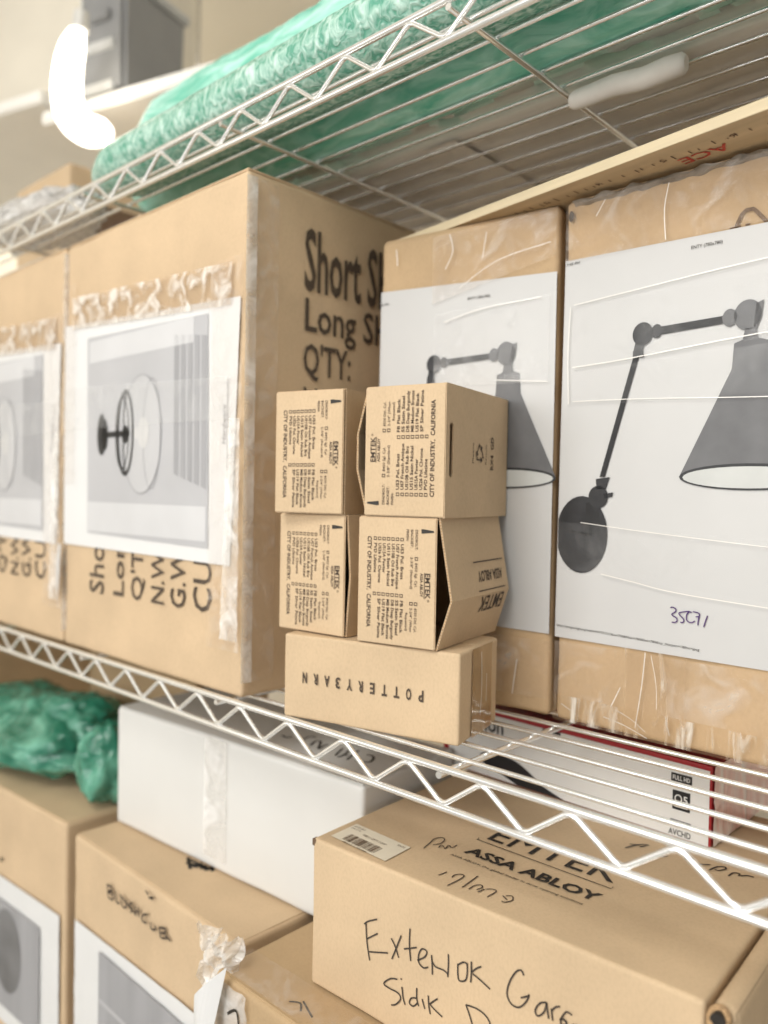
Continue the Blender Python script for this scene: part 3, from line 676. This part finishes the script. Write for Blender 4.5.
lever_box((-.5673, .0223, Z4), 12.43, .0915, .160, .1318, False, 'small hardware box with hand slot and recycling mark, topmost above the sprung-open one', left=[(0, 0), (.36, .0125), (.64, .0125), (1, 0)], slot=True)
lever_box((-.6800, -.0030, Z4), 15.0, .0872, .138, .1326, True, 'small hardware box topmost in the stack, beside the one with a hand slot', right=[(0, 0), (1, 0)])

# bottom box of the stack
pb = thing('small_carton', 'plain kraft box lowest in the small stack, spaced lettering upside down on its front', 'box', (-.6629, -.0008, Z2), 14.57)
carton_body(pb, .2077, .105, .0912, 'kraft_pale', .003, .0008, 51)
q = Print(F_front(.0006)); ch = 'POTTERY3ARN'
for i, c_ in enumerate(ch):
    u = .1695 - .01385 * i
    q.text(c_, u, .0498 + .0012 * i * .08, .0108, 180, width=.0060, bold=.03)
q.build('printed_text', 'box_print', pb)
sheet(F_right(.2077, .0008), .030, 0.001, .085, .0905, 'tape_strip', 'tape_brown', pb, .0012, (10, 14), 52)
q = Print(F_right(.2077, .0022)); q.stroke([(.05, .02), (.053, .05), (.051, .085)], .0012); q.stroke([(.066, .03), (.067, .06)], .0008); q.build('tape_crease_glare', 'tape_crease_glare', pb)
mb = MB(); mb.box(.004, .052, .0907, .2037, .103, .0916); mb.build('top_flap', 'kraft_pale', pb)

# ------------------------------------------------------------------ lower shelf
Z1 = 0.5615
def lower_carton(name, label, loc, yaw, w, d, h, seed, mat='kraft'):
    t = thing(name, label, 'box', loc, yaw)
    carton_body(t, w, d, h, mat, .006, .0025, seed, nn=16)
    return t
md = lower_carton('shipping_carton', 'cardboard carton with marker writing directly under the white box', (-1.125, -.012, Z1), -1.0, .410, .40, .4235, 61)
for y0, y1 in ((.006, .199), (.201, .394)):
    mb = MB(); mb.box(.004, y0, .4225, .406, y1, .4236); mb.build('top_flap', 'kraft', md)
q = Print(F_front(.0030)); q.strokes(BLUSH, .0030); q.build('marker_writing', 'box_print', md)
q = Print(F_top(.4236, .0006)); q.strokes(MIDTOP, .005); q.build('marker_writing', 'ink', md)
p = sheet(F_front(.0030), 0, 0, 1, 1, 'paper_sheet', 'paper_bright', md, .0015, (20, 20), 62, outline=((.012, .03), (.385, .03), (.385, .312), (.012, .300)))
q = Print(F_front(.0060)); q.rect(.092, .06, .345, .287); pc = q.build('printed_photo', 'photo_mid', p)
q = Print(F_front(.0063)); q.rect(.095, .215, .345, .222); q.build('printed_photo_band', 'photo_grey', p)
q = Print(F_front(.0066)); q.disc(.25, .16, .03, .05); q.build('printed_photo_shape', 'photo_dark', p)
sheet(F_front(.0070), .28, .0, .405, .06, 'tape_strip', 'tape_clear', md, .002, (14, 40), 63, outline=((.345, .0), (.406, .0), (.406, .423), (.352, .423)))
# crumpled tape end and torn white label on the corner
mb = MB(); rnd = random.Random(3)
def crumple(a, b):
    x = .388 + .060 * a; z = .335 + .118 * b
    n1 = noise.noise(Vector((a * 5, b * 6, 2.3))); n2 = noise.noise(Vector((a * 11, b * 12, 7.7)))
    return (x + .012 * n2, -.030 - .024 * n1 - .010 * n2 + (.055 * max(0, a - .8)), z + .010 * n1)
mb.grid(crumple, 22, 36); mb.build('crumpled_tape', 'tape_milky', md)
mb = MB(); mb.grid(lambda a, b: (.408 + .040 * a + .012 * b, -.054 - .010 * math.sin(a * 2.6 + b), .345 + .022 * a + (.055 + .020 * a) * b), 8, 8); mb.build('torn_label', 'paper_bright', md, solid=.0004)

lb = lower_carton('shipping_carton', 'cardboard carton under the green bag, dark photo sheet on its front', (-1.563, -.026, Z1), 2.86, .40, .40, .4235, 71)
for y0, y1 in ((.006, .199), (.201, .394)):
    mb = MB(); mb.box(.004, y0, .4225, .396, y1, .4236); mb.build('top_flap', 'kraft', lb)
p = sheet(F_front(.0030), 0, 0, 1, 1, 'paper_sheet', 'paper_bright', lb, .001, (20, 20), 72, outline=((.02, .03), (.387, .03), (.387, .279), (.02, .275)))
q = Print(F_front(.0056)); q.rect(.05, .06, .330, .240); pc = q.build('printed_photo', 'photo_mid', p)
q = Print(F_front(.0059)); q.disc(.22, .16, .05, .07); q.build('printed_photo_shape', 'photo_dark', p)
q = Print(F_front(.0030)); q.disc(.19, .305, .004); q.build('hole', 'ink', lb)

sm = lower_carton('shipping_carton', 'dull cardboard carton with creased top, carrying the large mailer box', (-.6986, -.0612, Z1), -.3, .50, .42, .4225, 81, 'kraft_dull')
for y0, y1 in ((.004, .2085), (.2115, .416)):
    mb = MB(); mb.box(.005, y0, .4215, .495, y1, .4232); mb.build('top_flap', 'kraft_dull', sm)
sheet(F_front(.0030), .0, .30, .20, .42, 'tape_strip', 'tape_milky', sm, .004, (24, 16), 82, outline=((.0, .25), (.07, .25), (.06, .42), (.0, .42)))
sheet(F_top(.4235, .0012), .0, .0, .1, .1, 'tape_strip', 'tape_clear', sm, .002, (24, 10), 83, outline=((.0, .005), (.30, .005), (.30, .055), (.0, .05)))
for st_ in ([(.03, .39), (.045, .40), (.05, .385)], [(.05, .37), (.07, .36), (.065, .378), (.08, .37)]):
    q = Print(F_front(.0048)); q.stroke(st_, .003); q.build('marker_writing', 'ink', sm)
q = Print(F_top(.4232, .0006)); q.strokes([[(.10, .02), (.11, .026), (.12, .018)], [(.11, .03), (.135, .02)]], .0022); q.build('marker_dash', 'ink', sm)

# white box
wt = thing('white_box', 'long white cardboard box with black marker writing on its top, below the middle shelf', 'box', (-1.1191, .052, Z1 + .4245), 3.59)
WH = .1795
mb = MB(); rounded_box(mb, .50, .185, WH, .006, .0014, 91, 18)
mb.v = [(x, y, z - (.010 * math.sin(math.pi * min(max(x / .5, 0), 1)) if z < .06 else 0) * 0) for x, y, z in mb.v]
mb.build('carton_body', 'white_card', wt, smooth=True)
sheet(F_front(.0012), .2150, .016, .2620, .1790, 'tape_strip', 'tape_milky', wt, .0015, (8, 24), 92)
q = Print(F_top(WH, .0006)); q.strokes(CHINE, .0034); q.build('marker_writing', 'ink', wt)
mb = MB(); mb.box(.004, .004, WH - .0004, .496, .09, WH + .0003); mb.build('top_flap', 'white_card', wt)

# green bag on the left carton
def blob(parent, name, mat, c, rad, seed, amp=.3, nu=56, nv=36, flat=None, freq=1.0):
    mb = MB()
    def P(a, b):
        th = 2 * math.pi * a; ph = math.pi * b
        dvec = Vector((math.sin(ph) * math.cos(th), math.sin(ph) * math.sin(th), math.cos(ph)))
        n_ = noise.noise(dvec * 1.6 * freq + Vector((seed, 0, 0))) * amp + abs(noise.noise(dvec * 4.2 * freq + Vector((0, seed, 0)))) * amp * .7 + noise.noise(dvec * 9 * freq) * amp * .22
        p = Vector((c[0] + dvec.x * rad[0] * (1 + n_), c[1] + dvec.y * rad[1] * (1 + n_), c[2] + dvec.z * rad[2] * (1 + n_)))
        if flat is not None and p.z < flat: p.z = flat + (p.z - flat) * .02
        return p
    mb.grid(P, nu, nv)
    o = mb.build(name, mat, parent, smooth=True)
    bm = bmesh.new(); bm.from_mesh(o.data); bmesh.ops.remove_doubles(bm, verts=bm.verts[:], dist=1e-5); bm.to_mesh(o.data); bm.free()
    return o
gb = thing('green_plastic_bag', 'crumpled dark green plastic bag lying on a cardboard carton beside the white box', 'bag', (-1.36, .10, Z1 + .4241))
blob(gb, 'bag_body', 'green_bag', (-.13, 0, .060), (.24, .10, .062), 5.2, .30, flat=.001)
blob(gb, 'bag_peak', 'green_bag', (-.01, .015, .100), (.10, .060, .040), 2.7, .30)
blob(gb, 'knotted_end', 'green_bag', (.170, -.020, .066), (.045, .048, .066), 9.4, .28, flat=.001)
# carton behind the bag
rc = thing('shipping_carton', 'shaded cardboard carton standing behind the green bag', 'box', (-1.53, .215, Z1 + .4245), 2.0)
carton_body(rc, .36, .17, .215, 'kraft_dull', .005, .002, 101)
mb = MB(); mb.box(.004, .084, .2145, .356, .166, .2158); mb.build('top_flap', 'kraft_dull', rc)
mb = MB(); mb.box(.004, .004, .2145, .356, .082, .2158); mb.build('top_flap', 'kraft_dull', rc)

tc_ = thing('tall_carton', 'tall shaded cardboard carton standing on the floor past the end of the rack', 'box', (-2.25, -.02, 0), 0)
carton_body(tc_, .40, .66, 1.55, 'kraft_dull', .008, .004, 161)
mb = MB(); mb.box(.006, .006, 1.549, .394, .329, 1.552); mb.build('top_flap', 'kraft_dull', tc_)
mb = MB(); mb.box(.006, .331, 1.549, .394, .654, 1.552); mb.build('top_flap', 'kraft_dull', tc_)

# ------------------------------------------------------------------ big EMTEK mailer box
eh = .1535
em = thing('mailer_box', 'large kraft mailer box with Exterior Garage handwriting and a barcode label', 'box', (-.6050, -.0071, Z1 + .4248), 2.35)
carton_body(em, .3995, .385, eh, 'kraft_pale', .0035, .001, 111, nn=20)
mb = MB(); rounded_box(mb, .0195, .375, eh - .003, .0075, .0008, 112, 8); mb.v = [(x + .4005, y + .009, z) for x, y, z in mb.v]; mb.build('rolled_end', 'kraft_pale', em, smooth=True)
mb = MB()
for k, (cx, cy) in enumerate(((.4085, .004),)):
    ring = [(cx + .0062 * math.cos(a), cy + .0050 * math.sin(a) * .9 - .001, eh - .010 + .0065 * math.sin(a)) for a in [2 * math.pi * i / 20 for i in range(21)]]
    mb.tube(ring, .0026, 8, cap=False)
mb.build('curled_corner', 'corrugated_edge', em, smooth=True)
mb = MB(); mb.tube([(.4085, .006, eh - .010), (.4085, -.0004, eh - .010)], .0056, 14); mb.build('corner_hole', 'ink', em)
mb = MB(); mb.box(-.0006, .0002, eh - .008, .0045, .0060, eh - .0012); mb.build('corner_hole', 'ink_brown', em)
for sts in (EXT[:17], EXT[17:24], EXT[24:33], EXT[33:35]):
    q = Print(F_front(.0006)); q.strokes(sts, .0015); q.build('marker_writing', 'hand_ink', em)
q = Print(F_front(.0006)); q.text('age', .285, .082, .016, 2, slant=.1); q.build('marker_writing', 'hand_ink', em)
Ft = F_top(eh, .0007)
q = Print(Ft)
q.text('EMTEK', .133, .1200, .034, 0, width=.143, bold=0)
q.build('printed_brand', 'ink', em)
q = Print(Ft); q.text('ASSA ABLOY', .137, .0785, .0150, -.3, width=.142, bold=.03); q.build('printed_text', 'ink', em)
q = Print(Ft); q.stroke([(.1295, .1165), (.1295, .1120), (.2790, .1090), (.2790, .1135)], .0011, smooth=False); q.build('printed_rule', 'ink', em)
q = Print(Ft); q.text('ASSA ABLOY, the global leader in door opening solutions', .1295, .0640, .0036, .0, width=.143, bold=.006)
q.build('printed_text', 'ink', em)
for sts, w_ in ((TOPHW[:2], .0013), (TOPHW[2:], .0013), (TOPHW2, .0018)):
    q = Print(Ft); q.strokes(sts, w_); q.build('pen_writing', 'hand_ink', em)
q = Print(Ft); q.poly([(.0119, .0147), (.0907, .0095), (.0907, .0500), (.0117, .0552)]); lbp = q.build('barcode_label', 'label_paper', em)
q = Print(F_top(eh, .0011)); rnd = random.Random(8); u = .026
while u < .072:
    wq = rnd.choice((.0006, .0010, .0016)); q.rect(u, .0165 - (u - .026) * .06, u + wq, .0315 - (u - .026) * .06); u += wq + rnd.choice((.0007, .0011, .0016))
q.text('EMTEK 8450', .0145, .0475, .0030, -3.5, width=.016); q.text('SGL CYL', .0148, .0425, .0026, -3.5, width=.014); q.text('*08211 US19 2-3/4*', .035, .0370, .0036, -3.5, width=.034); q.text('EACH', .078, .0435, .0032, -3.5, width=.009)
q.text('08211 3 22104', .030, .0118, .0026, -3.5, width=.034)
q.build('barcode', 'ink_brown', lbp)

# ------------------------------------------------------------------ camera box on the mailer
cb = thing('camera_box', 'white camera box with red edges and black logos, seen through the shelf wires', 'box', (-.6546, .2724, Z1 + .4248 + eh + .0005), -1.5)
KW, KD, KH = .3580, .20, .0850
mb = MB(); rounded_box(mb, KW, KD, KH, .0016, .0003, 121, 10); mb.build('carton_body', 'canon_red', cb, smooth=True)
Fk = F_front(.0006)
q = Print(Fk); q.rect(.010, .0012, KW - .0018, KH - .0050); wp = q.build('white_panel', 'canon_white', cb)
q = Print(F_front(.0010)); q.text('Canon', .034, .0585, .020, 0, width=.064, bold=.02); q.build('printed_brand', 'black_print', wp)
q = Print(F_front(.0010)); q.text('AVCHD', .3140, .0030, .0062, 0, width=.024, bold=.01)
q.build('printed_text', 'black_print', wp)
q = Print(F_front(.0010)); q.rect(.3155, .0600, .3380, .0690); lg = q.build('logo_block', 'black_print', wp)
for r4 in ((.3175, .0305, .3365, .0510), (.3155, .0135, .3380, .0195), (.155, KH - .0085, .180, KH - .0052)): q = Print(F_front(.0010)); q.rect(*r4); q.build('logo_block', 'black_print', wp)
q = Print(F_front(.0014)); q.text('FULL HD', .3172, .0622, .0046, 0, width=.019, bold=.02); q.ring(.324, .0425, .0035, .0040, .0012); q.text('5', .3290, .0390, .0075, 0, bold=.02); q.text('HDMI', .3210, .0148, .0036, 0, width=.012, bold=.02); q.rect(.3200, .0335, .3340, .0348); q.build('logo_lettering', 'canon_white', wp)
q = Print(F_front(.0010)); sh_ = smooth_path([(.060, .0215), (.068, .0300), (.090, .0330), (.118, .0300), (.140, .0200), (.158, .0100), (.186, .0013)], 5)
q.poly(sh_ + [(.165, .0013), (.120, .0013), (.095, .0090), (.072, .0140)]); q.build('printed_lens_shape', 'black_print', wp)
sheet(F_right(KW, .0010), .004, .001, KD - .004, KH - .001, 'clear_wrap', 'pink_wrap', cb, .003, (30, 16), 122)

# ------------------------------------------------------------------ upper shelf
Z5 = 1.9065 + .0368 + .0004
def roll(name, label, mat, x0, x1, cy, ry, h, seed, amp, mat_end=None):
    L = x1 - x0; nl, ns = 150, 56
    mb = MB()
    def P(a, b):
        th = 2 * math.pi * b
        tap = min(1, (a * L / .10 + .02)) ** .5 * min(1, ((1 - a) * L / .05 + .02)) ** .5
        x = a * L; c_, s_ = math.cos(th), math.sin(th)
        n_ = noise.noise(Vector((x * 3.2, c_ * 1.6, s_ * 1.6 + seed))) * amp + abs(noise.noise(Vector((x * 14, c_ * 4, s_ * 4 + seed)))) * amp * .7 + noise.noise(Vector((x * 60, c_ * 7, s_ * 7 + seed))) * amp * .35
        k = tap * (1 + n_)
        z = h / 2 + s_ * h / 2 * k
        return (x, c_ * ry * k, max(z, .0002))
    mb.grid(P, nl, ns)
    o = mb.build(name, mat, None, smooth=True); o.location = (x0, cy, Z5)
    return tag(o, label, 'roll')
gr1 = roll('wrapped_roll', 'low grey-green roll in stretch film just behind the upper shelf edge truss', 'green_film', -1.20, .27, .058, .052, .074, 1.3, .05)
gr2 = roll('wrapped_roll', 'taller mint green film roll behind the low grey-green roll', 'mint_film', -1.28, .27, .158, .047, .200, 4.6, .09)
# crumpled clear wrap bundle at the far left of the upper shelf
cw = blob(None, 'plastic_wrap_bundle', 'clear_wrap', (0, 0, .035), (.19, .065, .034), 3.1, .30, flat=.0005)
cw.location = (-1.44, .075, Z5); tag(cw, 'crumpled pale plastic bundle at the end of the green rolls', 'plastic wrap')
# grey wrapped panels lying at the rear of the upper shelf
gp = thing('panel_pack', 'flat grey film-wrapped pack on the upper shelf wires, behind the green rolls', 'pack', (-1.22, .222, Z5), 0)
mb = MB(); rounded_box(mb, 1.45, .365, .055, .01, .004, 131, 40); mb.build('panel_body', 'grey_wrap', gp, smooth=True)
for x_ in (.55, 1.02):
    sheet(F_top(-.0012, 0), x_, .004, x_ + .05, .360, 'tape_band', 'grey_wrap', gp, 0, (3, 10), 132)
mb = MB()
fp = [(-.4440, .2085, .009), (-.439, .2090, .012), (-.425, .2100, .013), (-.395, .2120, .0135), (-.365, .2145, .0140), (-.340, .2165, .0145), (-.326, .2175, .0135), (-.3225, .2178, .009)]
mb.tube([(x, y - .004, 1.9265 + .0015 * math.sin(x * 90)) for x, y, r_ in fp], [r_ * .82 for x, y, r_ in fp], 20)
fo = mb.build('foam_roll', 'pale_foam', None, smooth=True); tag(fo, 'small pale foam roll drooping under the upper shelf wires', 'foam roll')
# carton standing at the left end of the upper shelf
uc = thing('shipping_carton', 'pale cardboard carton standing on the upper shelf, beyond the crumpled plastic', 'box', (-1.93, .225, Z5), 0)
carton_body(uc, .27, .36, .25, 'kraft_pale', .006, .002, 141)
mb = MB(); mb.box(.004, .004, .2495, .266, .178, .2512); mb.build('top_flap', 'kraft_pale', uc)
mb = MB(); mb.box(.004, .182, .2495, .266, .356, .2512); mb.build('top_flap', 'kraft_pale', uc)
q = Print(F_right(.27, .001)); q.rect(.06, .08, .20, .18); q.build('printed_mark', 'ink_brown', uc)

# ------------------------------------------------------------------ far upper left background
def platform(x0, L, dz, label):
    c_, s_ = math.cos(math.radians(15.3)), math.sin(math.radians(15.3))
    z0 = 2.445 + dz
    pf = thing('hanging_platform', label, 'shelf', (-2.90 + c_ * x0, .04 + s_ * x0, z0), 15.3)
    mb = MB(); mb.box(0, 0, 0, L, .55, .032); mb.build('platform_board', 'white_board', pf, bevel=.004)
    for x_ in (.05, L - .05):
        for y_ in (.51,):
            mb = MB(); mb.tube([(x_, y_, .032), (x_, y_, 3.3 - z0)], .006, 8); mb.build('hanger_rod', 'post_metal', pf, smooth=True)
platform(0, .968, 0, 'white hanging board carrying the large beige box')
platform(.972, .60, -.058, 'white hanging board carrying the grey bin')
bb_ = thing('storage_box', 'large beige box on the overhead board, beside the grey bin', 'box', (-2.72, .135, 2.477), 15.3)
mb = MB(); rounded_box(mb, .86, .42, .50, .012, .002, 151, 10); mb.v = [(x, y, z + .012) for x, y, z in mb.v]; mb.build('box_body', 'beige_box', bb_, smooth=True)
for x_ in (.03, .75):
    mb = MB(); mb.box(x_, .02, 0, x_ + .08, .40, .014); mb.build('skid', 'bin_grey', bb_)
gbn = thing('storage_bin', 'dark grey storage bin with pale bands on the hanging board', 'bin', (-1.845, .330, 2.420), 15.3)
mb = MB()
BW, BD, BH = .15, .21, .25
def binpt(x, y, z): k = 1 - .05 * (1 - z / BH); return (BW / 2 + (x - BW / 2) * k, BD / 2 + (y - BD / 2) * k, z)
vs = [binpt(x, y, z) for z in (0, BH) for y in (0, BD) for x in (0, BW)]
mb.add(vs, [(0, 2, 3, 1), (4, 5, 7, 6), (0, 1, 5, 4), (2, 6, 7, 3), (0, 4, 6, 2), (1, 3, 7, 5)])
mb.build('bin_body', 'bin_grey', gbn, bevel=.010)
mb = MB(); mb.box(-.008, -.008, BH - .002, BW + .008, BD + .008, BH + .022); mb.build('lid', 'bin_trim', gbn, bevel=.006)
for z_ in (.004, .100):
    mb = MB(); mb.box(.006, -.004, z_, BW - .03, .010, z_ + .024); mb.build('pale_band', 'bin_trim', gbn, bevel=.003)
mb = MB(); mb.box(.05, -.010, .165, .11, .004, .190); mb.build('handle', 'bin_grey', gbn, bevel=.004)

def dense(P, R, k=6):
    xy = smooth_path([(p[0], p[1]) for p in P], k); xz = smooth_path([(p[2], r_) for p, r_ in zip(P, R)], k)
    return [(a[0], a[1], b_[0]) for a, b_ in zip(xy, xz)], [b_[1] for b_ in xz]
lm = thing('glowing_lamp', 'bright glowing curved lamp hanging before the overhead board', 'lamp', (-1.700, .262, 2.30))
LP, LR_ = dense([(-.002, .008, .216), (-.007, .004, .206), (-.018, -.004, .170), (-.026, -.010, .120), (-.027, -.011, .060), (-.016, -.002, .016), (.008, .018, -.010), (.030, .037, -.012), (.044, .049, -.008), (.050, .054, -.005)], [.004, .016, .027, .031, .033, .035, .034, .030, .020, .004])
mb = MB(); mb.tube(LP, LR_, 24)
mb.build('glowing_tube', 'lamp_glow', lm, smooth=True)
mb = MB(); mb.tube([(-.004, .006, .205), (-.002, .008, .245)], [.019, .016], 16); mb.build('socket', 'lamp_cap', lm, smooth=True)
mb = MB(); mb.tube([(-.002, .008, .245), (-.002, .008, 1.0)], .0028, 8); mb.build('cord', 'lamp_cap', lm, smooth=True)
